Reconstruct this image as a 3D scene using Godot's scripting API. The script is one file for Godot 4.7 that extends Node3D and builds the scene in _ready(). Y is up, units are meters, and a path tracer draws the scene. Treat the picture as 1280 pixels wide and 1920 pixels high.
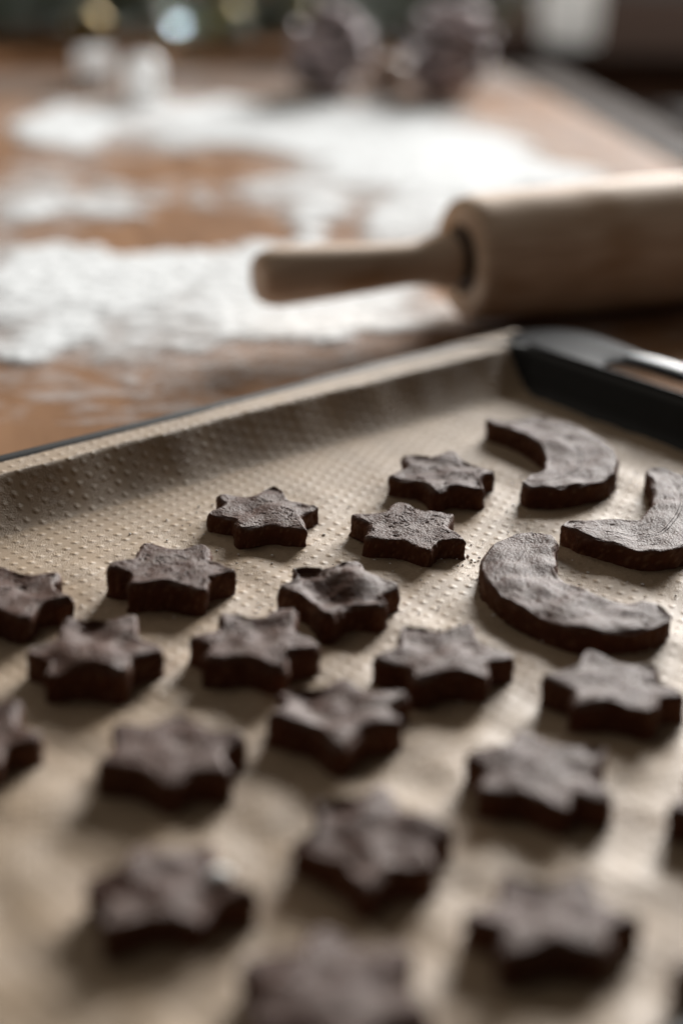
extends Node3D
# A close-up of unbaked chocolate cookies on a paper-lined tray, on a floury wooden table.
# y is up, the table top is y = 0, metres. Tray axes: A runs along the tray's back rim, B across it towards the viewer.

const TRAY_A := Vector3(0.7525, 0.0, -0.6587)
const TRAY_B := Vector3(0.6587, 0.0, 0.7525)
const TABLE_U := Vector3(0.974, 0.0, -0.225)
const TABLE_V := Vector3(0.225, 0.0, 0.974)
const PAPER_Y := 0.0030

const FLOUR := [
	[-0.126, -1.421, 0.133, 0.104, 1.10],
	[-0.040, -1.423, 0.094, 0.109, 1.00],
	[-0.215, -1.385, 0.035, 0.083, 0.80],
	[0.040, -1.381, 0.075, 0.164, 1.00],
	[0.083, -1.286, 0.049, 0.126, 0.90],
	[0.016, -1.249, 0.072, 0.153, 0.55],
	[0.111, -1.255, 0.055, 0.069, 0.80],
	[0.148, -1.257, 0.033, 0.038, 0.50],
	[-0.034, -1.216, 0.046, 0.098, 0.35],
	[-0.144, -1.159, 0.032, 0.048, 1.00],
	[-0.202, -1.139, 0.026, 0.065, 0.90],
	[-0.099, -1.168, 0.011, 0.040, 0.90],
	[-0.172, -1.119, 0.042, 0.042, 0.50],
	[-0.053, -1.163, 0.041, 0.060, 0.45],
	[-0.147, -0.936, 0.047, 0.096, 1.30],
	[-0.174, -0.992, 0.043, 0.056, 1.00],
	[-0.122, -0.976, 0.037, 0.066, 1.00],
	[-0.099, -1.011, 0.018, 0.053, 0.90],
	[-0.070, -0.940, 0.050, 0.077, 1.00],
	[-0.024, -0.912, 0.054, 0.053, 0.90],
	[0.019, -0.920, 0.047, 0.049, 0.90],
	[-0.054, -1.004, 0.024, 0.058, 0.90],
	[-0.099, -0.841, 0.013, 0.042, 0.45],
	[-0.135, -0.845, 0.028, 0.034, 0.50],
	[-0.010, -1.072, 0.019, 0.078, 0.80],
	[0.041, -1.093, 0.029, 0.094, 1.00],
	[-0.028, -1.030, 0.027, 0.048, 0.80],
	[-0.128, -1.232, 0.092, 0.044, 0.20],
	[-0.192, -1.251, 0.039, 0.052, 0.45],
	[-0.186, -1.062, 0.028, 0.026, 0.30],
	[-0.094, -1.257, 0.047, 0.038, -0.50],
	[-0.102, -1.072, 0.038, 0.044, -0.90],
	[-0.077, -1.036, 0.017, 0.032, -0.80],
	[-0.043, -1.093, 0.013, 0.035, -0.90],
	[-0.004, -1.092, 0.012, 0.030, -0.80],
	[-0.014, -1.290, 0.011, 0.036, -0.50],
	[-0.174, -1.044, 0.021, 0.017, -0.70],
	[-0.148, -1.247, 0.032, 0.031, -0.50],
	[-0.240, -1.298, 0.015, 0.037, -0.40],
	[-0.169, -1.527, 0.015, 0.035, 0.80],
	[-0.109, -0.809, 0.073, 0.055, 0.30],
	[-0.033, -0.855, 0.067, 0.043, 0.40],
	[0.152, -1.348, 0.079, 0.118, 0.30],
	[-0.107, -1.130, 0.065, 0.086, -0.25],
]

var names := {}
var crack_depth := 1.0
var rng := RandomNumberGenerator.new()
var M := {}


func _ready():
	rng.seed = 20251
	camera_and_light()
	materials()
	table()
	background()
	tray()
	paper()
	flour()
	rolling_pin()
	stars()
	crescents()
	crumbs()
	back_objects()


# ------------------------------------------------------------------ camera, sky, light
func camera_and_light():
	var cam := Camera3D.new()
	cam.name = "camera"
	cam.position = Vector3(0, 0.26586, 0)
	cam.rotation = Vector3(deg_to_rad(-22.39), 0, deg_to_rad(1.48))
	cam.keep_aspect = Camera3D.KEEP_HEIGHT
	cam.near = 0.02
	cam.far = 60.0
	add_child(cam)
	var at := CameraAttributesPhysical.new()
	at.frustum_focal_length = 43.125
	at.frustum_focus_distance = 0.652
	at.exposure_aperture = 2.15
	at.frustum_near = 0.02
	at.frustum_far = 60.0
	cam.attributes = at
	cam.fov = 31.1
	cam.current = true

	var we := WorldEnvironment.new()
	we.name = "world"
	var e := Environment.new()
	e.background_mode = Environment.BG_COLOR
	e.background_color = Color(0.040, 0.037, 0.034).linear_to_srgb()
	e.tonemap_mode = Environment.TONE_MAPPER_LINEAR
	e.tonemap_exposure = 1.42
	e.sdfgi_enabled = true
	e.ssao_enabled = true
	e.ssil_enabled = true
	we.environment = e
	add_child(we)

	# the window behind the table, to the right: the only light the photograph shows at work
	var w := AreaLight3D.new()
	w.name = "window_light"
	w.area_size = Vector2(2.3, 2.7)
	w.light_energy = 73.0
	w.light_color = Color(1.0, 0.995, 0.985)
	w.shadow_enabled = true
	add_child(w)
	w.look_at_from_position(Vector3(2.0, 1.85, -5.8), Vector3(0.0, 0.0, -0.7))
	# added fill lamp at the upper left, placed to lift the rolling pin
	var c := AreaLight3D.new()
	c.name = "added_fill_light"
	c.area_size = Vector2(3.0, 3.0)
	c.light_energy = 0.9
	c.light_color = Color(1.0, 0.96, 0.90)
	c.shadow_enabled = true
	add_child(c)
	c.look_at_from_position(Vector3(-1.4, 2.3, -1.9), Vector3(0.0, 0.0, -0.9))


# ------------------------------------------------------------------ small helpers
func numbered(called: String) -> String:
	if not names.has(called):
		names[called] = 0
		return called
	names[called] += 1
	return "%s_%03d" % [called, names[called]]


func tag(o: Node, label := "", category := "", group := "", kind := ""):
	if label: o.set_meta("label", label)
	if category: o.set_meta("category", category)
	if group: o.set_meta("group", group)
	if kind: o.set_meta("kind", kind)
	return o


func thing(called: String, at: Vector3) -> Node3D:
	var o := Node3D.new()
	o.name = numbered(called)
	o.position = at
	add_child(o, true)
	return o


func put(called: String, mesh: Mesh, mat: Material, parent: Node = null, at := Vector3.ZERO) -> MeshInstance3D:
	var o := MeshInstance3D.new()
	o.name = numbered(called) if parent == null else called
	o.mesh = mesh
	o.material_override = mat
	o.position = at
	(self if parent == null else parent).add_child(o, true)
	return o


func build(v: PackedVector3Array, idx: PackedInt32Array, uv := PackedVector2Array(), col := PackedColorArray()) -> ArrayMesh:
	var n := PackedVector3Array()
	n.resize(v.size())
	for i in range(0, idx.size(), 3):
		var a := idx[i]
		var b := idx[i + 1]
		var c := idx[i + 2]
		var f := (v[c] - v[a]).cross(v[b] - v[a])
		n[a] += f
		n[b] += f
		n[c] += f
	for i in n.size():
		n[i] = n[i].normalized() if n[i].length_squared() > 1e-24 else Vector3.UP
	var arr := []
	arr.resize(Mesh.ARRAY_MAX)
	arr[Mesh.ARRAY_VERTEX] = v
	arr[Mesh.ARRAY_NORMAL] = n
	arr[Mesh.ARRAY_INDEX] = idx
	if uv.size(): arr[Mesh.ARRAY_TEX_UV] = uv
	if col.size(): arr[Mesh.ARRAY_COLOR] = col
	var m := ArrayMesh.new()
	m.add_surface_from_arrays(Mesh.PRIMITIVE_TRIANGLES, arr)
	return m


# rows x cols grid of vertices into triangles; wrap closes the columns
func grid_index(rows: int, cols: int, wrap: bool, flip := false) -> PackedInt32Array:
	var idx := PackedInt32Array()
	for r in rows - 1:
		for c in (cols if wrap else cols - 1):
			var c2 := (c + 1) % cols
			var p := r * cols + c
			var q := r * cols + c2
			var s := (r + 1) * cols + c
			var t := (r + 1) * cols + c2
			if flip:
				idx.append_array(PackedInt32Array([p, s, q, q, s, t]))
			else:
				idx.append_array(PackedInt32Array([p, q, s, q, t, s]))
	return idx


func noise(seed_: int, freq: float, oct := 1) -> FastNoiseLite:
	var f := FastNoiseLite.new()
	f.seed = seed_
	f.noise_type = FastNoiseLite.TYPE_SIMPLEX_SMOOTH
	f.frequency = freq
	f.fractal_type = FastNoiseLite.FRACTAL_FBM if oct > 1 else FastNoiseLite.FRACTAL_NONE
	f.fractal_octaves = oct
	return f


# lathe round the local x axis: profile of (x, radius)
func lathe(profile: PackedVector2Array, seg := 64, wobble := 0.0, floured_lit := false) -> ArrayMesh:
	var v := PackedVector3Array()
	var uv := PackedVector2Array()
	var nz := noise(77, 30.0)
	var nf := noise(78, 22.0, 4)
	var col := PackedColorArray()
	for p in profile:
		for k in seg + 1:
			var a := TAU * k / seg
			var r := p.y * (1.0 + wobble * nz.get_noise_3d(p.x, cos(a) * 0.03, sin(a) * 0.03))
			v.append(Vector3(p.x, cos(a) * r, sin(a) * r))
			uv.append(Vector2(p.x * 10.0, float(k) / seg * 2.0))
			# patchy flour, paler on the upper front to paint in soft fill light
			var fl := smooth(-0.60, 0.20, nf.get_noise_3d(p.x * 0.6, cos(a) * r, sin(a) * r) + 0.35 * cos(a - 0.7)) if floured_lit else 0.0
			col.append(Color(0.62, 0.42, 0.26).lerp(Color(0.95, 0.82, 0.69), fl * 0.92))
	return build(v, grid_index(profile.size(), seg + 1, false, true), uv, col)


func tube(path: PackedVector3Array, radii: PackedFloat32Array, seg := 8) -> ArrayMesh:
	var v := PackedVector3Array()
	for i in path.size():
		var d := (path[mini(i + 1, path.size() - 1)] - path[maxi(i - 1, 0)]).normalized()
		var s := d.cross(Vector3.UP if absf(d.y) < 0.9 else Vector3.RIGHT).normalized()
		var t := d.cross(s)
		for k in seg:
			var a := TAU * k / seg
			v.append(path[i] + (s * cos(a) + t * sin(a)) * radii[i])
	return build(v, grid_index(path.size(), seg, true))


func smooth(a: float, b: float, x: float) -> float:
	var t := clampf((x - a) / (b - a), 0.0, 1.0)
	return t * t * (3.0 - 2.0 * t)


# box with rounded top edges, in a frame given by two ground directions
func board(u0: float, u1: float, v0: float, v1: float, y0: float, y1: float, r: float, eu: Vector3, ev: Vector3) -> ArrayMesh:
	var v := PackedVector3Array()
	var uv := PackedVector2Array()
	var ins := [[0.0, y0], [0.0, y1 - r], [r * 0.3, y1 - r * 0.3], [r, y1]]
	for s in ins:
		var k: float = s[0]
		for c in [[u0 + k, v0 + k], [u1 - k, v0 + k], [u1 - k, v1 - k], [u0 + k, v1 - k]]:
			v.append(eu * c[0] + ev * c[1] + Vector3(0, s[1], 0))
			uv.append(Vector2(c[0], c[1] + s[1]))
	var idx := grid_index(4, 4, true, true)
	idx.append_array(PackedInt32Array([12, 13, 14, 12, 14, 15, 0, 2, 1, 0, 3, 2]))
	var st := SurfaceTool.new()
	st.begin(Mesh.PRIMITIVE_TRIANGLES)
	st.set_smooth_group(-1)
	for i in idx:
		st.set_uv(uv[i])
		st.add_vertex(v[i])
	st.generate_normals()
	return st.commit()


# ------------------------------------------------------------------ materials
func image_of(size: int, fn: Callable) -> ImageTexture:
	var im := Image.create(size, size, false, Image.FORMAT_RGB8)
	for y in size:
		for x in size:
			im.set_pixel(x, y, fn.call(x, y))
	return ImageTexture.create_from_image(im)


func plain(c: Color, rough: float, metal := 0.0, spec := 0.5) -> StandardMaterial3D:
	var m := StandardMaterial3D.new()
	m.albedo_color = c.linear_to_srgb()
	m.roughness = rough
	m.metallic = metal
	m.metallic_specular = spec
	return m


func wood_ramp(dark: Color, light: Color) -> Gradient:
	var g := Gradient.new()
	g.set_color(0, dark.linear_to_srgb())
	g.set_color(1, light.linear_to_srgb())
	return g


func noise_tex(seed_: int, freq: float, oct: int, ramp: Gradient, size := 1024) -> NoiseTexture2D:
	var t := NoiseTexture2D.new()
	t.width = size
	t.height = size
	t.seamless = true
	t.noise = noise(seed_, freq, oct)
	t.color_ramp = ramp
	return t


func materials():
	# dough: vertex colour, fine grained relief
	var d := plain(Color(1, 1, 1), 0.60, 0.0, 0.27)
	d.vertex_color_use_as_albedo = true
	d.heightmap_enabled = true
	var gr := Gradient.new()
	d.heightmap_texture = noise_tex(5, 0.035, 5, gr)
	d.heightmap_scale = 0.026
	M.dough = d

	# baking paper: lattice of raised pips, fibres
	var cell := 128.0
	var fib := noise(9, 0.05, 4)
	var tex := image_of(512, func(x: int, y: int):
		var h := 0.0
		var col := int(floor(x / cell))
		for dc in [-1, 0, 1]:
			var cx: float = (col + dc + 0.5) * cell
			var off := cell * 0.5 if posmod(col + dc, 2) == 1 else 0.0
			var dy := fposmod(y - off + cell * 0.5, cell) - cell * 0.5
			var dist := sqrt((x - cx) * (x - cx) + dy * dy)
			var row := int(floor((y - off) / cell))
			var tall := 0.55 + 0.45 * absf(sin(posmod(col + dc, 4) * 3.1 + posmod(row, 4) * 5.7))
			h = maxf(h, pow(maxf(0.0, 1.0 - dist / (cell * (0.22 + 0.12 * tall))), 1.25) * tall)
		var wx := absf(x - 256.0) / 256.0
		h = h * 0.72 + 0.12 + 0.22 * fib.get_noise_2d(x, y) * (1.0 - wx * wx)
		return Color(h, h, h))
	var p := plain(Color(1, 1, 1), 0.6, 0.0, 0.45)
	p.vertex_color_use_as_albedo = true
	p.heightmap_enabled = true
	p.heightmap_texture = tex
	p.heightmap_scale = 0.060
	p.albedo_texture = noise_tex(12, 0.03, 5, wood_ramp(Color(0.80, 0.79, 0.77), Color(1, 1, 1)), 512)
	M.paper = p

	# wood of the table
	var t := plain(Color(1, 1, 1), 0.38, 0.0, 0.10)
	t.albedo_texture = noise_tex(21, 0.006, 5, wood_ramp(Color(0.200, 0.106, 0.056), Color(0.320, 0.180, 0.100)))
	t.uv1_scale = Vector3(6.0, 0.9, 1)
	t.roughness_texture = noise_tex(22, 0.01, 3, wood_ramp(Color(0.6, 0.6, 0.6), Color(1, 1, 1)), 512)
	t.roughness_texture_channel = BaseMaterial3D.TEXTURE_CHANNEL_RED
	t.roughness = 0.72
	M.table = t
	var te: StandardMaterial3D = t.duplicate()
	te.albedo_texture = noise_tex(23, 0.006, 5, wood_ramp(Color(0.130, 0.088, 0.066), Color(0.200, 0.145, 0.112)))
	te.uv1_scale = Vector3(0.9, 6.0, 1)
	M.table_end = te
	te.metallic_specular = 0.12
	var ed: StandardMaterial3D = te.duplicate()
	ed.metallic_specular = 0.05
	ed.albedo_color = Color(0.30, 0.31, 0.32).linear_to_srgb()
	M.table_edge = ed
	var be: StandardMaterial3D = t.duplicate()
	be.albedo_texture = noise_tex(24, 0.006, 4, wood_ramp(Color(0.150, 0.072, 0.034), Color(0.260, 0.130, 0.060)), 512)
	be.uv1_scale = Vector3(0.9, 6.0, 1)
	M.bench = be
	M.dark_wood = plain(Color(0.090, 0.058, 0.042), 0.85, 0.0, 0.15)
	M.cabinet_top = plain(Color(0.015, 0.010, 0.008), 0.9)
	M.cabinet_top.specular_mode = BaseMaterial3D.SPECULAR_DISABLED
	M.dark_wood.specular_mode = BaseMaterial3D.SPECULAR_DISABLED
	M.cabinet_front = plain(Color(0.20, 0.125, 0.090), 0.8, 0.0, 0.1)
	M.floor = plain(Color(0.05, 0.034, 0.025), 0.8, 0.0, 0.2)

	# beech of the rolling pin
	var b := plain(Color(1, 1, 1), 0.6, 0.0, 0.25)
	b.vertex_color_use_as_albedo = true
	b.albedo_texture = noise_tex(31, 0.008, 5, wood_ramp(Color(0.62, 0.52, 0.44), Color(0.90, 0.86, 0.82)))
	b.uv1_scale = Vector3(0.25, 2.5, 1)
	M.beech = b
	M.recess_shade = plain(Color(0.06, 0.035, 0.02), 0.7)  # near-black brown for the shade painted into the barrel ends

	M.tray = plain(Color(0.014, 0.014, 0.014), 0.50, 0.0, 0.35)
	M.tray.albedo_texture = noise_tex(33, 0.02, 5, wood_ramp(Color(0.55, 0.52, 0.48), Color(1, 1, 1)), 512)
	M.tray.uv1_triplanar = true
	M.tray.uv1_scale = Vector3.ONE * 14.0
	M.tray_rim = plain(Color(0.010, 0.010, 0.011), 0.55, 0.0, 0.11)
	var f := plain(Color(1, 1, 1), 0.95, 0.0, 0.2)
	f.vertex_color_use_as_albedo = true
	f.transparency = BaseMaterial3D.TRANSPARENCY_ALPHA
	M.flour = f
	M.flour_lump = plain(Color(0.80, 0.79, 0.77), 0.95, 0.0, 0.2)


# ------------------------------------------------------------------ table and what is behind it
func table():
	var t := thing("wooden_table", TABLE_U * 0.0)
	tag(t, "brown wooden kitchen table dusted with flour under the baking tray", "table")
	var y0 := -0.035
	put("table_top", board(-1.0, 0.525, -1.534, 0.55, y0, 0.0, 0.0015, TABLE_U, TABLE_V), M.table, t)
	put("end_board", board(-1.0, 0.525, -1.674, -1.536, y0, 0.0005, 0.004, TABLE_U, TABLE_V), M.table_end, t)
	put("edge_board", board(0.527, 0.582, -1.674, 0.55, y0, 0.0005, 0.008, TABLE_U, TABLE_V), M.table_edge, t)
	for c in [[-0.92, -1.60], [0.50, -1.60], [-0.92, 0.47], [0.50, 0.47]]:
		put("leg", board(c[0] - 0.03, c[0] + 0.03, c[1] - 0.03, c[1] + 0.03, -0.75, y0 - 0.001, 0.002, TABLE_U, TABLE_V), M.table, t)


func background():
	var fl := put("floor", board(-3.0, 3.0, -3.6, 1.5, -0.80, -0.75, 0.002, Vector3.RIGHT, Vector3.BACK), M.floor)
	tag(fl, "dark brown floor of the room", "", "", "structure")
	var b := thing("wooden_bench", Vector3.ZERO)
	tag(b, "orange brown wooden bench top behind the table under the fir twigs", "bench")
	put("bench_top", board(-1.0, 0.455, -2.42, -1.700, -0.035, -0.002, 0.004, TABLE_U, TABLE_V), M.bench, b)
	for c in [[-0.95, -2.38], [0.41, -2.38], [-0.95, -1.75], [0.41, -1.75]]:
		put("leg", board(c[0] - 0.025, c[0] + 0.025, c[1] - 0.025, c[1] + 0.025, -0.75, -0.036, 0.002, TABLE_U, TABLE_V), M.bench, b)
	var s := thing("low_cabinet", Vector3.ZERO)
	tag(s, "dark brown low wooden cabinet in the shade behind the table", "cabinet")
	put("cabinet_body", board(-1.4, 1.6, -3.25, -2.55, -0.75, -0.125, 0.002, Vector3.RIGHT, Vector3.BACK), M.cabinet_front, s)
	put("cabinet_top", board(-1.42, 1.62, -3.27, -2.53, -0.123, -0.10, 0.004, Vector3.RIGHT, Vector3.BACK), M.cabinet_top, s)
	for k in 6:
		var x := -1.35 + k * 0.49
		put("door", board(x, x + 0.46, -2.549, -2.535, -0.70, -0.15, 0.003, Vector3.RIGHT, Vector3.BACK), M.cabinet_front, s)


# ------------------------------------------------------------------ tray
func tray_ring(off: float, y: float, n := 160) -> PackedVector3Array:
	# rounded rectangle of the inner top edge, moved outwards by off
	var a0 := 0.12 - off
	var a1 := 0.5855 + off
	var b0 := -0.5625 - off
	var b1 := -0.190 + off
	var r := maxf(0.026 + off, 0.004)
	var out := PackedVector3Array()
	var per := n / 4
	var cs := [[a1 - r, b0 + r, -PI / 2], [a1 - r, b1 - r, 0.0], [a0 + r, b1 - r, PI / 2], [a0 + r, b0 + r, PI]]
	for c in cs:
		for k in per:
			var t: float = c[2] + PI / 2 * k / (per - 1)
			out.append(TRAY_A * (c[0] + r * cos(t)) + TRAY_B * (c[1] + r * sin(t)) + Vector3(0, y, 0))
	return out


func tray():
	var t := thing("baking_tray", Vector3.ZERO)
	tag(t, "black metal baking tray with a slotted grip, lined with brown paper", "baking tray")
	var prof := [[-0.018, 0.0014], [-0.012, 0.0016], [-0.0095, 0.0030], [-0.0065, 0.0080], [-0.0015, 0.0178], [0.0, 0.0192], [0.0018, 0.0206], [0.0040, 0.0210], [0.0052, 0.0204], [0.0054, 0.0180], [0.0046, 0.0172], [0.0030, 0.0174], [0.0012, 0.0178], [-0.0008, 0.0165], [-0.0056, 0.0076], [-0.0084, 0.0020], [-0.0110, 0.0004], [-0.018, 0.0004]]
	var v := PackedVector3Array()
	for p in prof:
		v.append_array(tray_ring(p[0], p[1]))
	var n := v.size() / prof.size()
	var idx := grid_index(prof.size(), n, true, true)
	var c0 := v.size()
	v.append(TRAY_A * 0.35 + TRAY_B * -0.376 + Vector3(0, 0.0014, 0))
	v.append(TRAY_A * 0.35 + TRAY_B * -0.376 + Vector3(0, 0.0004, 0))
	var last := (prof.size() - 1) * n
	for k in n:
		idx.append_array(PackedInt32Array([c0, k, (k + 1) % n, c0 + 1, last + (k + 1) % n, last + k]))
	put("pan", build(v, idx), M.tray, t)
	# the grip: a plate along the right rim with a long slot
	var o := PackedVector2Array([Vector2(0.590, -0.5660), Vector2(0.601, -0.5655), Vector2(0.613, -0.5615), Vector2(0.622, -0.5530), Vector2(0.6255, -0.540), Vector2(0.6245, -0.525), Vector2(0.6225, -0.510), Vector2(0.621, -0.490), Vector2(0.6205, -0.46), Vector2(0.6205, -0.42), Vector2(0.6205, -0.376)])
	var i := PackedVector2Array([Vector2(0.5900, -0.498), Vector2(0.5908, -0.502), Vector2(0.5925, -0.5055), Vector2(0.5955, -0.5075), Vector2(0.5990, -0.5080), Vector2(0.6025, -0.5065), Vector2(0.6050, -0.5030), Vector2(0.6060, -0.497), Vector2(0.6062, -0.46), Vector2(0.6062, -0.42), Vector2(0.6062, -0.376)])
	plate("grip", o, i, t)
	# the rounded, shinier outer bar of the grip
	var bar := PackedVector3Array()
	var radii := PackedFloat32Array()
	for k in 41:
		var f := k / 40.0
		var bb := lerpf(-0.512, -0.240, f)
		bar.append(TRAY_A * (0.6136 - 0.004 * pow(absf(f * 2.0 - 1.0), 12.0)) + TRAY_B * bb)
		radii.append(0.0064 * pow(maxf(0.0, 1.0 - pow(absf(f * 2.0 - 1.0), 20.0)), 0.5) + 0.0002)
	var gb := put("grip_bar", tube(bar, radii, 20), plain(Color(0.030, 0.036, 0.044), 0.40, 0.0, 0.34), t, Vector3(0, 0.0210, 0))
	gb.scale.y = 0.34


func plate(called: String, outer: PackedVector2Array, inner: PackedVector2Array, parent: Node):
	# half outlines from the rim round to the middle; mirrored about B = -0.376, closed along the rim
	var oo := densify(outer, 40)
	var ii := densify(inner, 40)
	var full_o := PackedVector2Array()
	var full_i := PackedVector2Array()
	for k in oo.size():
		full_o.append(oo[k])
		full_i.append(ii[k])
	for k in range(oo.size() - 2, -1, -1):
		full_o.append(Vector2(oo[k].x, -0.752 - oo[k].y))
		full_i.append(Vector2(ii[k].x, -0.752 - ii[k].y))
	# back along the rim
	var m := 30
	for k in range(1, m):
		var f := float(k) / m
		full_o.append(Vector2(0.5868, lerpf(full_o[2 * oo.size() - 2].y, full_o[0].y, f)))
		full_i.append(Vector2(0.5900, lerpf(full_i[2 * oo.size() - 2].y, full_i[0].y, f)))
	var sec := [[0.0, -0.0018], [0.0, -0.0004], [0.06, 0.0], [0.30, 0.0011], [0.70, 0.0011], [0.94, 0.0], [1.0, -0.0004], [1.0, -0.0018]]
	var v := PackedVector3Array()
	for s in sec:
		for k in full_o.size():
			var p: Vector2 = full_o[k].lerp(full_i[k], s[0])
			v.append(TRAY_A * p.x + TRAY_B * p.y + Vector3(0, 0.0207 + s[1], 0))
	for k in full_o.size():
		v.append(v[k])
	var rows := sec.size() + 1
	put(called, build(v, grid_index(rows, full_o.size(), true, true)), M.tray_rim, parent)


func densify(p: PackedVector2Array, n: int) -> PackedVector2Array:
	# Catmull-Rom through the points, n samples
	var out := PackedVector2Array()
	for k in n:
		var f := float(k) / (n - 1) * (p.size() - 1)
		var i := mini(int(f), p.size() - 2)
		var t := f - i
		out.append(p[i].cubic_interpolate(p[i + 1], p[maxi(i - 1, 0)], p[mini(i + 2, p.size() - 1)], t))
	return out


# ------------------------------------------------------------------ baking paper
func paper_height(a: float, b: float, n1: FastNoiseLite, n2: FastNoiseLite) -> float:
	# profile up the back wall
	var w := 0.0010 * n1.get_noise_2d(a * 1.0, 0.3)
	var t := (-0.5350 + w - b) / 0.0168   # 0 at the foot, 1 at the shoulder
	var y := PAPER_Y
	if t > 0.0:
		y += 0.00022
	if t > 0.0 and t <= 1.0:
		y += 0.0162 * (0.06 * t + 0.94 * pow(t, 1.45))
	elif t > -0.7 and t <= 0.0:
		y += 0.0009 * (t + 0.7) * (t + 0.7) * 0.5
	elif t > 1.0:
		y += 0.0162 + (t - 1.0) * 0.0168 * (0.02 + 0.03 * smooth(0.40, 0.55, a))
	var fl := smooth(-0.52, -0.49, b)
	var right := smooth(0.545, 0.574, a) * smooth(-0.555, -0.530, b)
	# the sheet lies in soft waves, more so towards the near end
	y += (fl * 0.0007 + 0.0003 * smooth(-0.46, -0.36, b)) * n1.get_noise_2d(a * 1.2 - b * 0.9, b * 1.2 + a * 1.1) + fl * 0.00022 * n2.get_noise_2d(a, b) + 0.0008 * right * right
	return y + 0.0004


func paper():
	var n1 := noise(41, 22.0)
	var n2 := noise(42, 60.0)
	var nc := noise(43, 35.0, 3)
	var ng := noise(44, 9.0, 2)
	var rows := 190
	var cols := 260
	var v := PackedVector3Array()
	var uv := PackedVector2Array()
	var col := PackedColorArray()
	var lengths := PackedFloat32Array()
	lengths.resize(cols)
	for r in rows:
		var f := float(r) / (rows - 1)
		# denser rows on the wall
		var s := f * 0.25 / 0.3 if f < 0.3 else 0.25 + (f - 0.3) / 0.7 * 0.75
		for c in cols:
			var g := float(c) / (cols - 1)
			var a := 0.14 + g * 0.433
			var bt := -0.5622 - 0.0062 * smooth(0.40, 0.475, a) - 0.0003 * n2.get_noise_2d(a * 0.6, 4.0)
			var b := bt + (-0.205 - bt) * (s * s * 0.35 + s * 0.65)
			# the right edge flares out towards the corner of the tray
			var flare := 0.029 * pow(clampf((-0.530 - b) / 0.036, 0.0, 1.0), 0.9)
			var edge := smooth(0.40, 0.573, a)
			a += flare * edge + 0.0012 * n2.get_noise_2d(b, 7.0) * edge
			var y := paper_height(a, b, n1, n2)
			var pt := TRAY_A * a + TRAY_B * b + Vector3(0, y, 0)
			if r > 0:
				lengths[c] += pt.distance_to(v[(r - 1) * cols + c])
			v.append(pt)
			uv.append(Vector2(a, lengths[c]) / 0.0215)
			var k := 1.08 + 0.14 * nc.get_noise_2d(a, b) + 0.12 * ng.get_noise_2d(a, b)
			col.append(Color(0.362 * k, 0.264 * k, 0.174 * k))
	var o := put("baking_paper", build(v, grid_index(rows, cols, false), uv, col), M.paper)
	tag(o, "brown baking paper with raised pips lining the tray, folded up its back wall", "baking paper")


# ------------------------------------------------------------------ flour
func flour():
	# heaps and smears: x, z, half width, half depth, weight
	var blobs := FLOUR
	var n1 := noise(51, 14.0, 3)
	var n2 := noise(52, 70.0, 3)
	var n3 := noise(53, 260.0, 2)
	var n4 := noise(54, 120.0, 2)
	var x0 := -0.44
	var z0 := -1.56
	var dx := 0.0024
	var cols := 330
	var rows := 345
	var v := PackedVector3Array()
	var col := PackedColorArray()
	var on := PackedByteArray()
	for r in rows:
		for c in cols:
			var x := x0 + c * dx
			var z := z0 + r * dx
			var wx := x + 0.020 * n1.get_noise_2d(x, z)
			var wz := z + 0.035 * n1.get_noise_2d(x + 9.0, z)
			var s := 0.0
			for e in blobs:
				var ex: float = (wx - e[0]) / e[2]
				var ez: float = (wz - e[1]) / e[3]
				var d := ex * ex + ez * ez
				if d < 1.7:
					s += e[4] * (1.0 - smooth(0.35, 1.7, d))
			s += 0.34 * n2.get_noise_2d(x * 0.6, z) + 0.42 * n1.get_noise_2d(x * 1.3 + 3.0, z * 3.0) - 0.04
			var al := 0.95 * smooth(0.10, 1.70, s)
			if al > 0.02:
				al = clampf(al + 0.45 * n3.get_noise_2d(x, z) * (1.1 - al), 0.0, 1.0)
			al = maxf(al, 0.24 * smooth(-0.3, 0.5, n1.get_noise_2d(x * 2.0, z * 4.0)) * smooth(-0.14, 0.15, s))
			var h := 0.0004 + 0.0016 * smooth(0.3, 1.2, s) * (1.0 + 0.8 * n2.get_noise_2d(x * 1.7, z * 1.7)) + 0.0005 * smooth(0.6, 1.1, s) * maxf(0.0, n3.get_noise_2d(x, z)) + 0.0006 * smooth(1.0, 1.6, s) * n4.get_noise_2d(x, z)
			v.append(Vector3(x, h, z))
			col.append(Color(0.80, 0.82, 0.83, al))
			on.append(1 if al > 0.015 else 0)
	var idx := PackedInt32Array()
	for r in rows - 1:
		for c in cols - 1:
			var p := r * cols + c
			if on[p] or on[p + 1] or on[p + cols] or on[p + cols + 1]:
				idx.append_array(PackedInt32Array([p, p + 1, p + cols, p + 1, p + cols + 1, p + cols]))
	var o := put("flour", build(v, idx, PackedVector2Array(), col), M.flour)
	tag(o, "white flour scattered in smears over the table behind the tray", "flour", "", "stuff")


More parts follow.
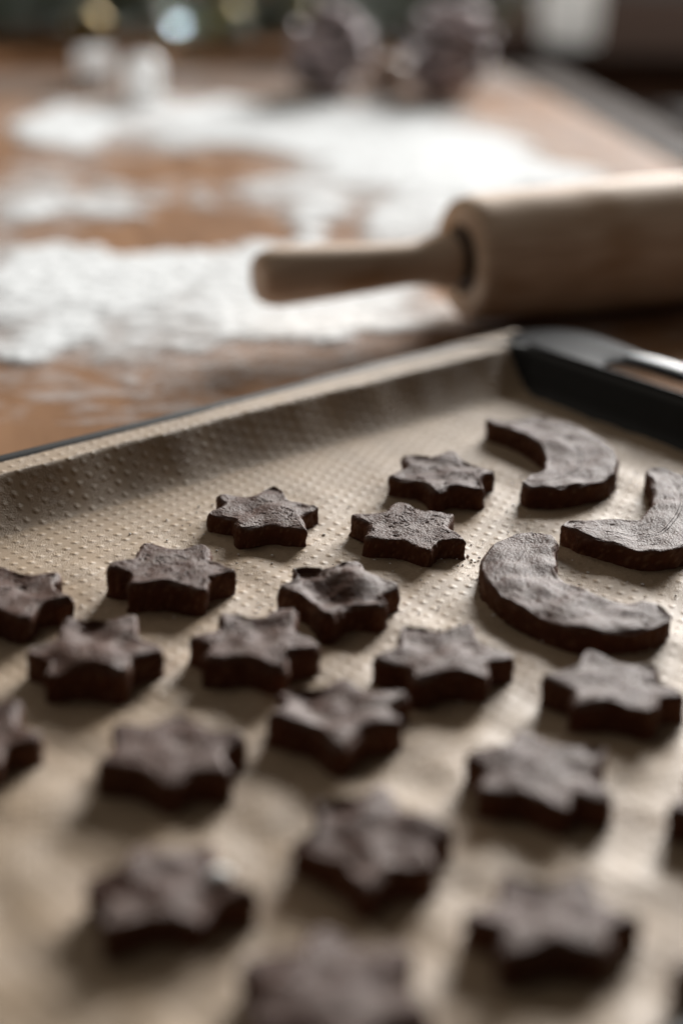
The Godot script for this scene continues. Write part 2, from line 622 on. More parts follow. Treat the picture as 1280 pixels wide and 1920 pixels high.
# ------------------------------------------------------------------ rolling pin
func rolling_pin():
	var dir := Vector3(0.9135, 0.0, -0.4067)
	var p := thing("rolling_pin", Vector3(0.0560, 0.0335, -0.9000))
	p.basis = Basis(dir, Vector3.UP, dir.cross(Vector3.UP))
	tag(p, "pale beech rolling pin lying on the floury table behind the tray", "rolling pin")
	var body := PackedVector2Array([Vector2(-0.006, 0.0), Vector2(-0.006, 0.0075), Vector2(0.010, 0.0075), Vector2(0.011, 0.0085), Vector2(0.011, 0.0165), Vector2(0.0098, 0.0175), Vector2(0.0006, 0.0178), Vector2(0.0, 0.0184), Vector2(0.0, 0.0265), Vector2(0.0004, 0.0285), Vector2(0.0022, 0.0303), Vector2(0.006, 0.0314), Vector2(0.012, 0.0317)])
	for k in 13:
		var x := 0.02 + 0.20 * k / 12.0
		body.append(Vector2(x, 0.0316 + 0.0024 * sin(PI * (x - 0.01) / 0.22)))
	for q in [Vector2(0.228, 0.0309), Vector2(0.2335, 0.0300), Vector2(0.2375, 0.0275), Vector2(0.2396, 0.0235), Vector2(0.24, 0.0185), Vector2(0.2388, 0.0165), Vector2(0.234, 0.0150), Vector2(0.234, 0.0)]:
		body.append(q)
	put("barrel", lathe(densify(body, 170), 96, 0.01, true), M.beech, p)
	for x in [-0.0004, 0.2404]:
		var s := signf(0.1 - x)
		put("recess_shade_ring", lathe(PackedVector2Array([Vector2(x, 0.0), Vector2(x, 0.0146), Vector2(x + s * 0.0006, 0.0152), Vector2(x + s * 0.003, 0.0152)]), 48), M.recess_shade, p)  # added dark ring, paints the shadow in the gap behind the handle
	for side in [0, 1]:
		var hp := PackedVector2Array()
		for q in [Vector2(0.0030, 0.0), Vector2(0.0030, 0.0090), Vector2(0.0, 0.0095), Vector2(-0.0006, 0.0130), Vector2(-0.0030, 0.0142), Vector2(-0.0075, 0.0142), Vector2(-0.013, 0.0128), Vector2(-0.021, 0.0110), Vector2(-0.031, 0.0111), Vector2(-0.045, 0.0117), Vector2(-0.062, 0.0126), Vector2(-0.080, 0.0136), Vector2(-0.095, 0.0141), Vector2(-0.103, 0.0138), Vector2(-0.108, 0.0126), Vector2(-0.1112, 0.0100), Vector2(-0.1118, 0.0055), Vector2(-0.112, 0.0)]:
			hp.append(Vector2(q.x * 0.94, q.y))
		var h := put("handle", lathe(densify(hp, 60), 64, 0.01, true), M.beech, p)
		h.rotation.z = deg_to_rad(0.4)
		h.position.x = -0.004
		if side == 1:
			h.rotation.y = PI
			h.position.x = 0.244


# ------------------------------------------------------------------ cookies
func dough_colour(p: Vector3, top: float, nd: FastNoiseLite, ne: FastNoiseLite, dusty: float) -> Color:
	var side := Color(0.095, 0.037, 0.019)
	var face := Color(0.076, 0.034, 0.021)
	var c := side.lerp(face, top)
	c *= 1.0 + 0.30 * ne.get_noise_3dv(p)
	if top < 0.5 and ne.get_noise_3dv(p * 2.6 + Vector3.ONE) > 0.42:
		c = c.lerp(Color(0.24, 0.14, 0.09), 0.55)
	var d := smooth(0.10, 0.45, nd.get_noise_3dv(p) + 0.25 * ne.get_noise_3dv(p * 2.3)) * top * dusty
	return c.lerp(Color(0.150, 0.108, 0.090), clampf(d, 0.0, 0.8))


func top_relief(p: Vector3, h: float, lumpy: float, nl: FastNoiseLite, nm: FastNoiseLite, nk: FastNoiseLite, ng: FastNoiseLite) -> float:
	var y := h + lumpy * (0.0007 * nl.get_noise_3dv(p) + 0.0010 * nl.get_noise_3dv(p * 0.45 + Vector3.ONE)) + 0.00018 * nm.get_noise_3dv(p)
	# short cracks left by rolling
	var q := Vector3(p.x * 0.8, p.y, p.z * 1.25) + Vector3.ONE * 0.0020 * nm.get_noise_3dv(p * 1.6)
	var k := absf(nk.get_noise_3dv(q))
	y -= 0.0011 * crack_depth * (1.0 - smooth(0.0, 0.11, k)) * smooth(0.16, 0.34, ng.get_noise_3dv(p * 1.5))
	return y


# outline: closed ring of ground points round the middle; fine: how many rings
func star_mesh(tips: Array, h: float, seed_: int, lumpy: float, dusty: float, fine: int) -> ArrayMesh:
	var t := PackedVector2Array()
	for q in tips:
		t.append(Vector2(q[0], q[1]) * 0.0001)
	var r0 := RandomNumberGenerator.new()
	r0.seed = seed_
	var ring := PackedVector2Array()
	var vs := PackedVector2Array()
	for i in 6:
		vs.append((t[i] + t[(i + 1) % 6]) * 0.5 * r0.randf_range(0.76, 0.83))
	for i in 6:
		var v0 := vs[(i + 5) % 6]
		var v1 := vs[i]
		var across := (v1 - v0).normalized() * r0.randf_range(0.0011, 0.0019)
		var top := t[i] * r0.randf_range(1.00, 1.05)
		var tl := top - across + t[i].rotated(PI / 2) * r0.randf_range(-0.04, 0.04)
		var tr := top + across
		var a := v0.lerp(tl, 0.78)
		var b := v1.lerp(tr, 0.78)
		var va := v0.lerp(tl, 0.25)
		var mid := (tl + tr) * 0.5
		for s in fine:   # straight flank, then the blunt tip with its two round corners
			ring.append(va.lerp(a, float(s) / fine))
		for s in fine:
			ring.append(curve(a, tl, mid, float(s) / fine))
		for s in fine:
			ring.append(curve(mid, tr, b, float(s) / fine))
		var vb := v1.lerp(tr, 0.25)
		for s in fine:
			ring.append(b.lerp(vb, float(s) / fine))
		var nl := t[(i + 1) % 6]
		var vc := v1.lerp(nl, 0.25)
		for s in fine:
			ring.append(curve(vb, v1, vc, float(s) / fine))
	return dough_mesh(ring, [], h, seed_, lumpy, dusty, fine * 6)


func curve(a: Vector2, b: Vector2, c: Vector2, f: float) -> Vector2:
	return a.lerp(b, f).lerp(b.lerp(c, f), f)


# a crescent: inner and outer edge from one horn to the other, tenths of a millimetre
func crescent_mesh(inner: Array, outer: Array, h: float, seed_: int, lumpy: float, dusty: float) -> ArrayMesh:
	var pi := PackedVector2Array()
	var po := PackedVector2Array()
	for q in inner: pi.append(Vector2(q[0], q[1]) * 0.0001)
	for q in outer: po.append(Vector2(q[0], q[1]) * 0.0001)
	var n := 110
	var a := PackedVector2Array()
	var b := PackedVector2Array()
	for k in n:
		var f := 0.5 - 0.5 * cos(PI * k / (n - 1))
		f = lerpf(float(k) / (n - 1), f, 0.5)
		a.append(along(pi, f))
		b.append(along(po, f))
	# ring goes out along the outer edge and home along the inner; the spine is the line half way
	var ring := PackedVector2Array()
	var spine := PackedVector2Array()
	for k in n:
		ring.append(b[k])
	for k in range(n - 2, 0, -1):
		ring.append(a[k])
	for k in n:
		spine.append((a[k] + b[k]) * 0.5)
	for k in range(n - 2, 0, -1):
		spine.append((a[k] + b[k]) * 0.5)
	return dough_mesh(ring, spine, h, seed_, lumpy, dusty, 26)


func along(p: PackedVector2Array, f: float) -> Vector2:
	var total := 0.0
	for i in p.size() - 1: total += p[i].distance_to(p[i + 1])
	var want := f * total
	for i in p.size() - 1:
		var d := p[i].distance_to(p[i + 1])
		if want <= d or i == p.size() - 2:
			return p[i].cubic_interpolate(p[i + 1], p[maxi(i - 1, 0)], p[mini(i + 2, p.size() - 1)], clampf(want / d, 0.0, 1.0))
		want -= d
	return p[p.size() - 1]


func dough_mesh(ring: PackedVector2Array, spine: Array, h: float, seed_: int, lumpy: float, dusty: float, rings: int) -> ArrayMesh:
	var nl := noise(seed_, 75.0)
	var nm := noise(seed_ + 1, 260.0, 2)
	var nk := noise(seed_ + 2, 210.0)
	var ng := noise(seed_ + 3, 95.0)
	var nd := noise(seed_ + 4, 85.0, 2)
	var ne := noise(seed_ + 5, 420.0, 2)
	var n := ring.size()
	# outward directions
	var out := PackedVector2Array()
	var no := noise(seed_ + 6, 90.0, 2)
	for k in n:
		ring[k] += Vector2(no.get_noise_2d(ring[k].x, ring[k].y), no.get_noise_2d(ring[k].y + 1.0, ring[k].x)) * 0.0007
	var area := 0.0
	for k in n:
		area += ring[k].cross(ring[(k + 1) % n])
	for k in n:
		var e := ring[(k + 2) % n] - ring[(k + n - 2) % n]
		var o := Vector2(e.y, -e.x).normalized() * signf(area)
		out.append(o)
	var v := PackedVector3Array()
	var uv := PackedVector2Array()
	var col := PackedColorArray()
	var off := Vector2(seed_ % 7 * 0.137, seed_ % 5 * 0.211)
	# side, from the paper up, then the rounded shoulder: inset (mm), height share, how far the top colour has come
	var side := [[0.9, 0.0, 0.0], [-0.1, 0.03, 0.0], [0.15, 0.10, 0.0], [0.25, 0.22, 0.0], [0.2, 0.36, 0.0], [0.1, 0.50, 0.0], [0.0, 0.64, 0.0], [0.0, 0.76, 0.05], [0.16, 0.85, 0.15], [0.50, 0.935, 0.45], [1.05, 0.985, 0.8]]
	for s in side:
		for k in n:
			var p2: Vector2 = ring[k] - out[k] * float(s[0]) * 0.001
			var p := Vector3(p2.x, s[1] * h, p2.y)
			var w: float = (0.00045 * nm.get_noise_3dv(p * 0.8) + 0.0004 * nl.get_noise_3dv(p * 2.0)) * (1.0 - 0.4 * s[2])
			var pit: float = maxf(0.0, ng.get_noise_3dv(p * 4.0) - 0.25) * 0.0012 * (1.0 - s[2])
			p2 += out[k] * (w - pit)
			var y: float = s[1] * h
			if s[2] > 0.0:
				y = lerpf(y, top_relief(p, h, lumpy, nl, nm, nk, ng) + (s[1] - 1.0) * h, s[2])
			p = Vector3(p2.x, y, p2.y)
			v.append(p)
			uv.append((p2 + out[k] * (h - y)) / 0.045 + off)
			col.append(dough_colour(p, s[2], nd, ne, dusty))
	for r in rings:
		var f := pow(float(r) / rings, 1.12)
		for k in n:
			var c: Vector2 = spine[k] if spine.size() else Vector2.ZERO
			var p2: Vector2 = (ring[k] - out[k] * 0.0017).lerp(c, f)
			var p := Vector3(p2.x, 0, p2.y)
			p.y = top_relief(p, h, lumpy, nl, nm, nk, ng)
			if r == 0:
				p.y -= 0.00004
			v.append(p)
			uv.append(p2 / 0.045 + off)
			col.append(dough_colour(Vector3(p2.x, h, p2.y), 1.0, nd, ne, dusty))
	var rows := side.size() + rings
	var idx := grid_index(rows, n, true, area > 0.0)
	if spine.is_empty():
		var c := v.size()
		v.append(Vector3(0, top_relief(Vector3.ZERO, h, lumpy, nl, nm, nk, ng), 0))
		uv.append(off)
		col.append(dough_colour(Vector3(0, h, 0), 1.0, nd, ne, dusty))
		var last := (rows - 1) * n
		for k in n:
			if area > 0.0:
				idx.append_array(PackedInt32Array([last + k, c, last + (k + 1) % n]))
			else:
				idx.append_array(PackedInt32Array([last + k, last + (k + 1) % n, c]))
	else:
		# zip the last ring shut across the spine
		var last := (rows - 1) * n
		var half := n / 2
		for k in half:
			var a := last + k
			var b := last + k + 1
			var c := last + (n - k) % n
			var d := last + (n - k - 1) % n
			idx.append_array(PackedInt32Array([a, b, c, b, d, c]))
	return build(v, idx, uv, col)


func star(label: String, x: float, z: float, tips: Array, seed_: int, lumpy := 1.0, dusty := 0.7, fine := 5, h := 0.0085) -> Node3D:
	var o := put("star_cookie", star_mesh(tips, h, seed_, lumpy, dusty, fine), M.dough, null, Vector3(x, PAPER_Y, z))
	tag(o, label, "cookie", "star cookies on the baking paper")
	return o


func lump(sx: float, sy: float, sz: float, seed_: int, amount := 0.25) -> ArrayMesh:
	var v := PackedVector3Array()
	var nz := noise(seed_, 1.3, 2)
	for r in 10:
		var th := PI * r / 9.0
		for k in 14:
			var a := TAU * k / 14.0
			var d := Vector3(sin(th) * cos(a), cos(th), sin(th) * sin(a))
			d *= 1.0 + amount * nz.get_noise_3dv(d)
			v.append(d * Vector3(sx, sy, sz))
	return build(v, grid_index(10, 14, true))


func stars():
	star("star cookie farthest from the viewer, left of the farthest crescent", 0.0384, -0.6601, [[54, -232], [191, -33], [141, 163], [-36, 219], [-204, 53], [-145, -169]], 100, 1.00, 0.90, 7, 0.0088)
	star("deeply cracked star cookie standing alone by the folded-up paper, right point crumbling", -0.0292, -0.6199, [[38, -226], [205, -53], [167, 174], [-63, 189], [-190, 46], [-157, -130]], 107, 1.00, 1.20, 8, 0.0078)
	star("cracked star cookie in sharp focus, just in front of the farthest star", 0.0247, -0.6076, [[-36, -217], [151, -125], [195, 108], [58, 203], [-159, 120], [-208, -90]], 114, 0.55, 1.30, 8, 0.0082)
	star("lumpy creased star cookie in front of the sharpest star", 0.0002, -0.5498, [[61, -202], [197, -34], [141, 139], [-46, 229], [-203, 8], [-150, -140]], 121, 2.30, 0.90, 7, 0.0098)
	star("star cookie left of the cracked lone star, its back points curled up", -0.0564, -0.5619, [[109, -183], [210, 12], [117, 175], [-116, 161], [-204, 23], [-116, -189]], 128, 1.00, 0.80, 7, 0.0105)
	star("upper of two star cookies cut off by the left edge", -0.1062, -0.5400, [[132, -157], [202, 36], [70, 193], [-132, 157], [-202, -36], [-70, -193]], 135, 1.00, 0.60, 6, 0.0098)
	star("star cookie at the front left of the nearest crescent", 0.0323, -0.5045, [[90, -210], [212, -7], [120, 157], [-89, 192], [-210, 42], [-123, -175]], 142, 1.20, 1.00, 6, 0.0098)
	var oF = star("star cookie with a small nut-coloured fleck on its front left side", -0.0263, -0.5097, [[120, -207], [211, 33], [95, 214], [-138, 141], [-190, -7], [-97, -173]], 149, 1.30, 0.70, 6, 0.0100)
	star("bumpy star cookie whose back left point meets the upper left-edge star", -0.0741, -0.5013, [[95, -225], [213, 8], [113, 182], [-112, 194], [-195, 40], [-115, -200]], 156, 1.70, 0.60, 6, 0.0105)
	star("star cookie in front of the nearest crescent, close to the right edge", 0.0829, -0.4866, [[-58, -209], [132, -130], [198, 60], [78, 169], [-143, 147], [-208, -38]], 163, 1.00, 1.00, 5, 0.0100)
	star("grey-sheened star cookie touching the star with the nut-coloured fleck", 0.0013, -0.4674, [[9, -184], [197, -93], [166, 76], [7, 235], [-203, 63], [-177, -96]], 170, 1.40, 1.10, 6, 0.0095)
	star("lower of two star cookies cut off by the left edge, mostly outside the picture", -0.1019, -0.4479, [[109, -174], [205, 7], [96, 181], [-109, 174], [-205, -7], [-96, -181]], 177, 1.00, 0.60, 5, 0.0098)
	star("dark smooth star cookie alone between the white-spotted star and the fleck star", -0.0444, -0.4411, [[2, -198], [193, -76], [165, 119], [9, 193], [-194, 93], [-175, -133]], 184, 0.80, 0.50, 5, 0.0100)
	star("blurred pale-topped star cookie in the right half, between two nearer and farther stars", 0.0558, -0.4358, [[-30, -224], [191, -127], [174, 138], [31, 193], [-171, 107], [-196, -86]], 191, 1.20, 1.20, 5, 0.0095)
	star("star cookie cut off by the right edge, only one point showing", 0.1082, -0.4208, [[87, -186], [204, -18], [118, 168], [-87, 186], [-204, 18], [-118, -168]], 198, 1.00, 0.60, 5, 0.0098)
	star("blurred star cookie with a pale dent in its middle", 0.0101, -0.4004, [[26, -227], [198, -38], [147, 132], [-22, 238], [-197, 53], [-153, -157]], 205, 1.80, 0.80, 5, 0.0098)
	var oM = star("very blurred star cookie with a white flour spot on its right point", -0.0402, -0.3767, [[91, -189], [214, 24], [95, 142], [-118, 189], [-192, -4], [-90, -162]], 212, 1.50, 0.60, 5, 0.0098)
	star("very blurred star cookie lowest on the right, with a grey sheen in its middle", 0.0521, -0.3682, [[102, -172], [214, 5], [112, 149], [-124, 172], [-205, 7], [-99, -162]], 219, 1.00, 0.80, 5, 0.0098)
	star("star cookie barely showing at the right edge near the bottom corner", 0.0995, -0.3480, [[112, -172], [205, 11], [93, 183], [-112, 172], [-205, -11], [-93, -183]], 226, 1.00, 0.60, 5, 0.0098)
	star("star cookie cut off by the bottom edge of the picture", 0.0010, -0.3390, [[-34, -217], [171, -138], [205, 79], [34, 217], [-171, 138], [-205, -79]], 233, 1.00, 0.70, 5, 0.0098)
	put("nut_fleck", lump(0.0026, 0.0013, 0.0014, 61), plain(Color(0.42, 0.24, 0.14), 0.7), oF, Vector3(-0.0110, 0.0068, 0.0092))
	put("flour_spot", lump(0.0030, 0.0010, 0.0024, 62), M.flour_lump, oM, Vector3(0.0129, 0.0099, -0.0041))


func crescents():
	crack_depth = 0.45
	var c0 := put("crescent_cookie", crescent_mesh([[-206, -364], [-202, -309], [-162, -249], [-105, -183], [-37, -87], [-7, 31], [-10, 145], [-39, 240], [-83, 291], [-125, 367]], [[-206, -364], [-165, -361], [-106, -359], [-10, -400], [60, -382], [140, -325], [224, -195], [275, -48], [287, 66], [264, 200], [235, 274], [158, 362], [61, 421], [-18, 436], [-98, 425], [-125, 367]], 0.0085, 400, 0.90, 0.55), M.dough, null, Vector3(0.0800, PAPER_Y, -0.6890))
	tag(c0, "crescent cookie farthest from the viewer, beside the dark wall of the tray", "cookie", "crescent cookies on the baking paper")
	var c1 := put("crescent_cookie", crescent_mesh([[91, -443], [69, -418], [63, -355], [63, -226], [50, -106], [9, 4], [-34, 88], [-119, 92], [-229, 101], [-297, 124], [-320, 166]], [[91, -443], [138, -452], [193, -404], [241, -322], [267, -213], [262, -68], [227, 89], [167, 236], [92, 346], [30, 383], [-23, 391], [-82, 385], [-136, 345], [-215, 304], [-279, 232], [-320, 166]], 0.0085, 431, 0.80, 0.50), M.dough, null, Vector3(0.1108, PAPER_Y, -0.6277))
	tag(c1, "crescent cookie cut off by the right edge, horns pointing left", "cookie", "crescent cookies on the baking paper")
	var c2 := put("crescent_cookie", crescent_mesh([[-85, -461], [-5, -403], [-19, -253], [-29, -130], [4, -28], [54, 37], [120, 93], [180, 108], [237, 105], [283, 130], [313, 205]], [[-85, -461], [-127, -450], [-180, -408], [-245, -328], [-281, -222], [-293, -120], [-283, -19], [-248, 68], [-193, 159], [-119, 255], [-44, 326], [8, 344], [71, 352], [143, 340], [218, 311], [293, 244], [313, 205]], 0.0085, 418, 1.20, 0.55), M.dough, null, Vector3(0.0766, PAPER_Y, -0.5580))
	tag(c2, "crescent cookie nearest the viewer, broad and wrinkled, flour on its upper horn", "cookie", "crescent cookies on the baking paper")


func crumbs():
	# flour specks and dough crumbs on the paper
	var st := SurfaceTool.new()
	st.begin(Mesh.PRIMITIVE_TRIANGLES)
	var shapes := [lump(1, 0.7, 1.2, 3, 0.5), lump(1, 0.8, 0.8, 4, 0.5)]
	var spots := [[0.036, -0.596, 0.010, 10], [0.122, -0.676, 0.008, 10], [0.045, -0.560, 0.03, 10], [-0.02, -0.60, 0.03, 8], [0.11, -0.585, 0.03, 10], [0.03, -0.64, 0.03, 8], [-0.04, -0.57, 0.02, 5], [0.07, -0.52, 0.05, 10], [-0.05, -0.62, 0.012, 4], [0.09, -0.64, 0.02, 6], [0.0, -0.58, 0.015, 4], [0.055, -0.66, 0.012, 4]]
	for s in spots:
		for k in int(s[3]) * 4:
			var r := rng.randf_range(0.00014, 0.00055)
			var b := Basis(Vector3.UP, rng.randf() * TAU).scaled(Vector3.ONE * r)
			st.append_from(shapes[k % 2], 0, Transform3D(b, Vector3(s[0] + rng.randfn() * s[2], PAPER_Y + 0.0006, s[1] + rng.randfn() * s[2])))
	var o := put("crumbs", st.commit(), M.flour_lump)
	tag(o, "tiny pale crumbs scattered on the baking paper between the cookies", "crumbs", "", "stuff")


# ------------------------------------------------------------------ things at the far end of the table
func back_objects():
	# two pine cones
	cone("pine_cone", Vector3(-0.020, 0.033, -1.570), 0.036, 0.039, Vector3(0.25, 0.4, -0.2), 71, "left of two frosted mauve-brown pine cones, smaller and tilted")
	cone("pine_cone", Vector3(0.080, 0.035, -1.585), 0.038, 0.041, Vector3(0.2, 2.0, 0.25), 72, "right of two frosted mauve-brown pine cones, the larger one")
	var w := put("walnut", lump(0.021, 0.0135, 0.016, 73, 0.12), plain(Color(0.42, 0.33, 0.27), 0.6), null, Vector3(0.030, 0.0135, -1.605))
	tag(w, "small pale walnut lying between the two pine cones", "walnut")
	jar(Vector3(-0.219, 0.0005, -1.585), 0.015, 0.013, "small pale jar with a white lid, left of the round-topped white shaker")
	# white shaker standing in the flour
	var prof := PackedVector2Array([Vector2(0.0, 0.0), Vector2(0.0, 0.0135), Vector2(0.002, 0.0142), Vector2(0.009, 0.0138), Vector2(0.018, 0.0148), Vector2(0.026, 0.0150), Vector2(0.032, 0.0130), Vector2(0.036, 0.0085), Vector2(0.037, 0.0)])
	var s := put("shaker", lathe(densify(prof, 40), 40), milky(Color(0.88, 0.89, 0.89)), null, Vector3(-0.170, 0.0005, -1.515))
	s.rotation.z = PI / 2
	tag(s, "round-topped white shaker standing in the flour near the fir twigs", "shaker")
	# cream jars on the cabinet
	var jp := PackedVector2Array([Vector2(0.0, 0.0), Vector2(0.0, 0.034), Vector2(0.004, 0.039), Vector2(0.06, 0.042), Vector2(0.12, 0.041), Vector2(0.15, 0.034), Vector2(0.17, 0.030), Vector2(0.18, 0.032), Vector2(0.182, 0.0)])
	var j := put("stoneware_jar", lathe(densify(jp, 40), 40), milky(Color(0.46, 0.43, 0.36)), null, Vector3(0.300, -0.10, -2.64))
	j.rotation.z = PI / 2
	tag(j, "pale cream jar standing on the dark cabinet, blurred in the distance", "jar")
	var j2 := put("stoneware_jar", lathe(densify(jp, 40), 40), plain(Color(0.30, 0.28, 0.20), 0.5), null, Vector3(0.205, -0.10, -2.86))
	j2.rotation.z = PI / 2
	tag(j2, "dim olive jar on the dark cabinet, behind the right pine cone", "jar")
	# fir twigs
	var proto := twig(81)
	var spots := [[-0.44, -1.93, 0.15, 1.1], [-0.34, -1.98, -0.5, 1.1], [-0.24, -1.92, 0.1, 1.0], [-0.14, -1.97, 0.45, 1.1], [-0.05, -1.93, -0.25, 1.0], [0.03, -2.02, 0.3, 1.0], [-0.36, -2.12, 0.0, 1.3], [-0.20, -2.14, 0.3, 1.3], [-0.04, -2.16, -0.2, 1.3], [0.10, -2.17, 0.2, 1.2]]
	var says := ["fir twig at the far left of the bench", "fir twig right of the leftmost one, beside the left gold bauble", "fir twig under the lit white bulb, left of its stem", "fir twig right of the lit white bulb", "fir twig left of the smaller pine cone, by the right gold bauble", "fir twig behind the gap between the pine cones", "large fir twig behind the left gold bauble", "large fir twig behind the lit white bulb", "large fir twig behind the smaller pine cone", "fir twig farthest right, behind the larger pine cone"]
	for k in spots.size():
		var o: Node3D = proto if k == 0 else proto.duplicate()
		if k > 0:
			o.name = numbered("fir_twig")
			add_child(o, true)
		o.position = Vector3(spots[k][0], 0.014, spots[k][1] + 0.105)
		o.rotation = Vector3(0.1 * sin(k * 2.0), spots[k][2] + 1.4 * sin(k * 1.7), 0.0)
		o.scale = Vector3.ONE * spots[k][3] * 1.15
		tag(o, "dark green " + says[k], "fir twig", "fir twigs on the bench")
	# baubles and a glowing ball that paints a window glint, among the twigs
	bauble(Vector3(-0.253, 0.0185, -1.79), 0.020, Color(0.24, 0.15, 0.02), "dull gold bauble among the fir twigs above the glass jar")
	bauble(Vector3(-0.121, 0.0265, -1.80), 0.020, Color(0.22, 0.16, 0.03), "dull gold bauble among the fir twigs right of the lit bulb")
	bauble(Vector3(-0.047, 0.0255, -1.79), 0.020, Color(0.24, 0.19, 0.06), "pale gold bauble at the upper left of the smaller pine cone")
	bauble(Vector3(-0.215, 0.045, -1.95), 0.020, Color(0.36, 0.19, 0.05), "orange gold bauble at the top edge left of the lit bulb")
	bauble(Vector3(-0.184, 0.025, -1.795), 0.010, Color(0.35, 0.25, 0.24), "tiny mauve bauble touching the lit bulb")
	var bl := thing("window_glint", Vector3(-0.167, 0.027, -1.79))
	tag(bl, "lit white bulb that paints a window reflection among the dark fir twigs", "light bulb")
	var gm := plain(Color(0.9, 0.9, 0.9), 0.4)
	gm.emission_enabled = true
	gm.emission = Color(0.86, 0.94, 0.98)
	gm.emission_energy_multiplier = 36.0
	put("glint", lump(0.0065, 0.0065, 0.0065, 91, 0.0), gm, bl)
	put("glint_stem", tube(PackedVector3Array([Vector3(0, -0.008, 0), Vector3(0, -0.022, 0)]), PackedFloat32Array([0.004, 0.0035])), M.tray, bl)  # invented holder under the glowing ball
	var om := OmniLight3D.new()  # added lamp, spreads the painted glint onto the twigs
	om.name = "glint_lamp"
	om.light_energy = 0.0006
	om.light_size = 0.008
	om.shadow_enabled = true
	bl.add_child(om, true)


func milky(c: Color) -> StandardMaterial3D:
	var m := plain(c, 0.35)
	m.backlight_enabled = true
	m.backlight = Color(0.9, 0.9, 0.9)
	return m


func bauble(at: Vector3, r: float, c: Color, label: String):
	var o := thing("bauble", at)
	tag(o, label, "bauble", "baubles among the fir twigs")
	put("ball", lump(r, r, r, 92, 0.0), plain(c, 0.45, 0.6), o)
	put("cap", tube(PackedVector3Array([Vector3(0, r * 0.95, 0), Vector3(0, r * 1.2, 0)]), PackedFloat32Array([r * 0.25, r * 0.22]), 12), plain(Color(0.4, 0.3, 0.1), 0.4, 0.8), o)


func jar(at: Vector3, r: float, h: float, label: String):
	var o := thing("small_jar", at)
	tag(o, label, "jar")
	var body := put("body", lathe(densify(PackedVector2Array([Vector2(0.0, 0.0), Vector2(0.0, r * 0.9), Vector2(0.001, r * 0.97), Vector2(h * 0.5, r), Vector2(h * 0.9, r * 0.97), Vector2(h, r * 0.85), Vector2(h, 0.0)]), 30), 32), milky(Color(0.62, 0.56, 0.54)), o)
	body.rotation.z = PI / 2
	var lid := put("lid", lathe(densify(PackedVector2Array([Vector2(h, 0.0), Vector2(h, r * 1.0), Vector2(h + 0.001, r * 1.05), Vector2(h + 0.014, r * 1.05), Vector2(h + 0.0155, r * 0.95), Vector2(h + 0.016, 0.0)]), 30), 32), milky(Color(0.88, 0.89, 0.89)), o)
	lid.rotation.z = PI / 2


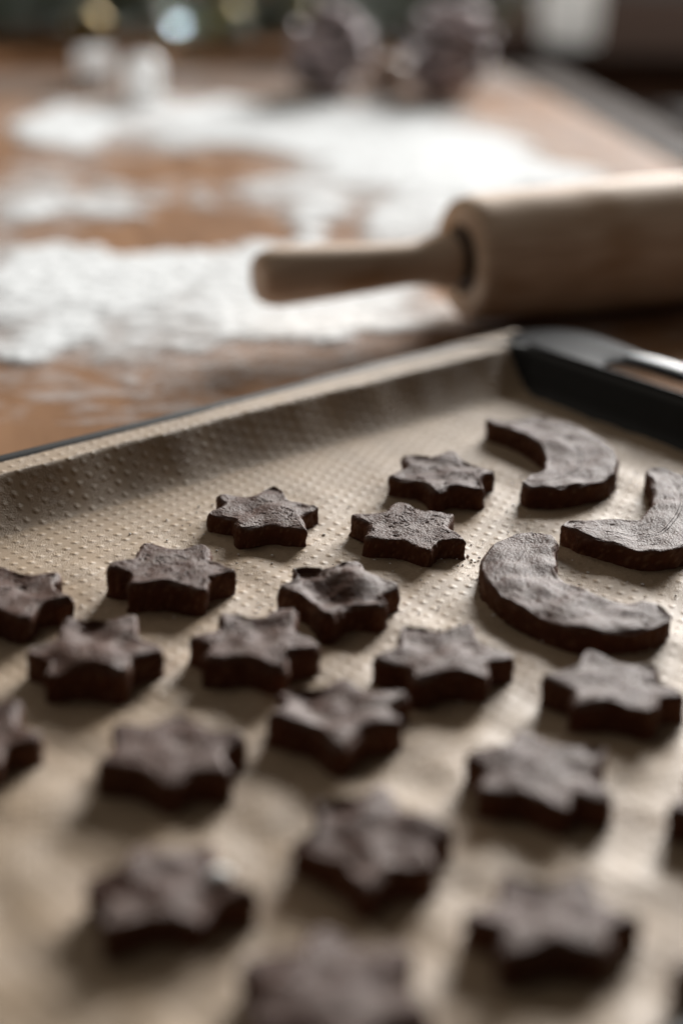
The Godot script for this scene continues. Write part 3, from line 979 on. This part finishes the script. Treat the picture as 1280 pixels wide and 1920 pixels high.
func cone(called: String, at: Vector3, r: float, ry: float, turn: Vector3, seed_: int, label: String):
	var o := thing(called, at)
	o.rotation = turn
	tag(o, label, "pine cone", "pine cones at the far end of the table")
	put("core", lump(r * 0.62, ry * 0.85, r * 0.62, seed_, 0.1), plain(Color(0.040, 0.026, 0.024), 0.8), o)
	var rr := RandomNumberGenerator.new()
	rr.seed = seed_
	var m := plain(Color(1, 1, 1), 0.7)
	m.vertex_color_use_as_albedo = true
	var n := 36
	var v := PackedVector3Array()
	var col := PackedColorArray()
	var idx := PackedInt32Array()
	for k in n:
		var f := (k + 0.5) / n
		var y := clampf(1.0 - 2.0 * f + rr.randf_range(-0.10, 0.10), -0.99, 0.99)
		var a := k * 2.39996 + rr.randf_range(-0.35, 0.35)
		var rad := sqrt(1.0 - y * y * 0.96)
		var d := Vector3(cos(a) * rad, y * 0.9, sin(a) * rad).normalized()
		var base := Vector3(d.x * r * 0.5, y * ry * 0.75, d.z * r * 0.5)
		var tip := Vector3(d.x * r, y * ry + ry * 0.12, d.z * r) * rr.randf_range(0.78, 1.06)
		var side := d.cross(Vector3.UP).normalized() * r * 0.46
		var nup := side.cross(tip - base).normalized() * r * 0.10
		if nup.y < 0.0: nup = -nup
		var s := v.size()
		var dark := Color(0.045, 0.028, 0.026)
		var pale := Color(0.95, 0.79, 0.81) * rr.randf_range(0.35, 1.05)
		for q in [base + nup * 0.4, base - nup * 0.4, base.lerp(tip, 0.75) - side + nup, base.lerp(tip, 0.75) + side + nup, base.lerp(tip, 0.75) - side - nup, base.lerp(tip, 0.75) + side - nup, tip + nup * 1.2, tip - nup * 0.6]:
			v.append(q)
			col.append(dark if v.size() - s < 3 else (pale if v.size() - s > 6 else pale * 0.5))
		for q in [0, 2, 3, 2, 6, 3, 1, 5, 4, 4, 5, 7, 2, 4, 6, 4, 7, 6, 3, 6, 5, 5, 6, 7, 0, 1, 2, 1, 4, 2, 0, 3, 1, 1, 3, 5]:
			idx.append(s + q)
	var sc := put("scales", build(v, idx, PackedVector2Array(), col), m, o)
	tag(sc, "", "", "", "stuff")


func twig(seed_: int) -> Node3D:
	var o := thing("fir_twig", Vector3.ZERO)
	var rr := RandomNumberGenerator.new()
	rr.seed = seed_
	var green := plain(Color(0.060, 0.085, 0.040), 0.55)
	var bark := plain(Color(0.06, 0.04, 0.025), 0.8)
	var st := SurfaceTool.new()
	st.begin(Mesh.PRIMITIVE_TRIANGLES)
	var stems := SurfaceTool.new()
	stems.begin(Mesh.PRIMITIVE_TRIANGLES)
	var lines := [[Vector3(-0.11, 0, 0), Vector3(0.11, 0.012, 0)]]
	for k in 7:
		var x := -0.07 + 0.022 * k
		var sg := 1.0 if k % 2 else -1.0
		lines.append([Vector3(x, 0.004, 0), Vector3(x + 0.055, 0.012 + rr.randf() * 0.015, sg * 0.055)])
	for l in lines:
		var p: Vector3 = l[0]
		var q: Vector3 = l[1]
		stems.append_from(tube(PackedVector3Array([p, (p + q) * 0.5 + Vector3(0, 0.003, 0), q]), PackedFloat32Array([0.002, 0.0016, 0.0008]), 6), 0, Transform3D.IDENTITY)
		var n := int(p.distance_to(q) * 1500)
		var d := (q - p).normalized()
		for k in n:
			var c := p.lerp(q, float(k) / n)
			var a := rr.randf() * TAU
			var e := (Vector3(-d.z, 0, d.x) * cos(a) + Vector3.UP * sin(a) + d * 0.7).normalized() * rr.randf_range(0.013, 0.020)
			var w := e.cross(Vector3(rr.randf() - 0.5, 1, rr.randf() - 0.5)).normalized() * 0.0012
			for pt in [c - w, c + e, c + w]:
				st.set_normal(Vector3.UP)
				st.add_vertex(pt)
			for pt in [c - w, c + w, c + e - w * 0.3]:
				st.set_normal(Vector3.UP)
				st.add_vertex(pt)
	st.generate_normals()
	put("stem", stems.commit(), bark, o)
	var nd := put("needles", st.commit(), green, o)
	tag(nd, "", "", "", "stuff")
	return o
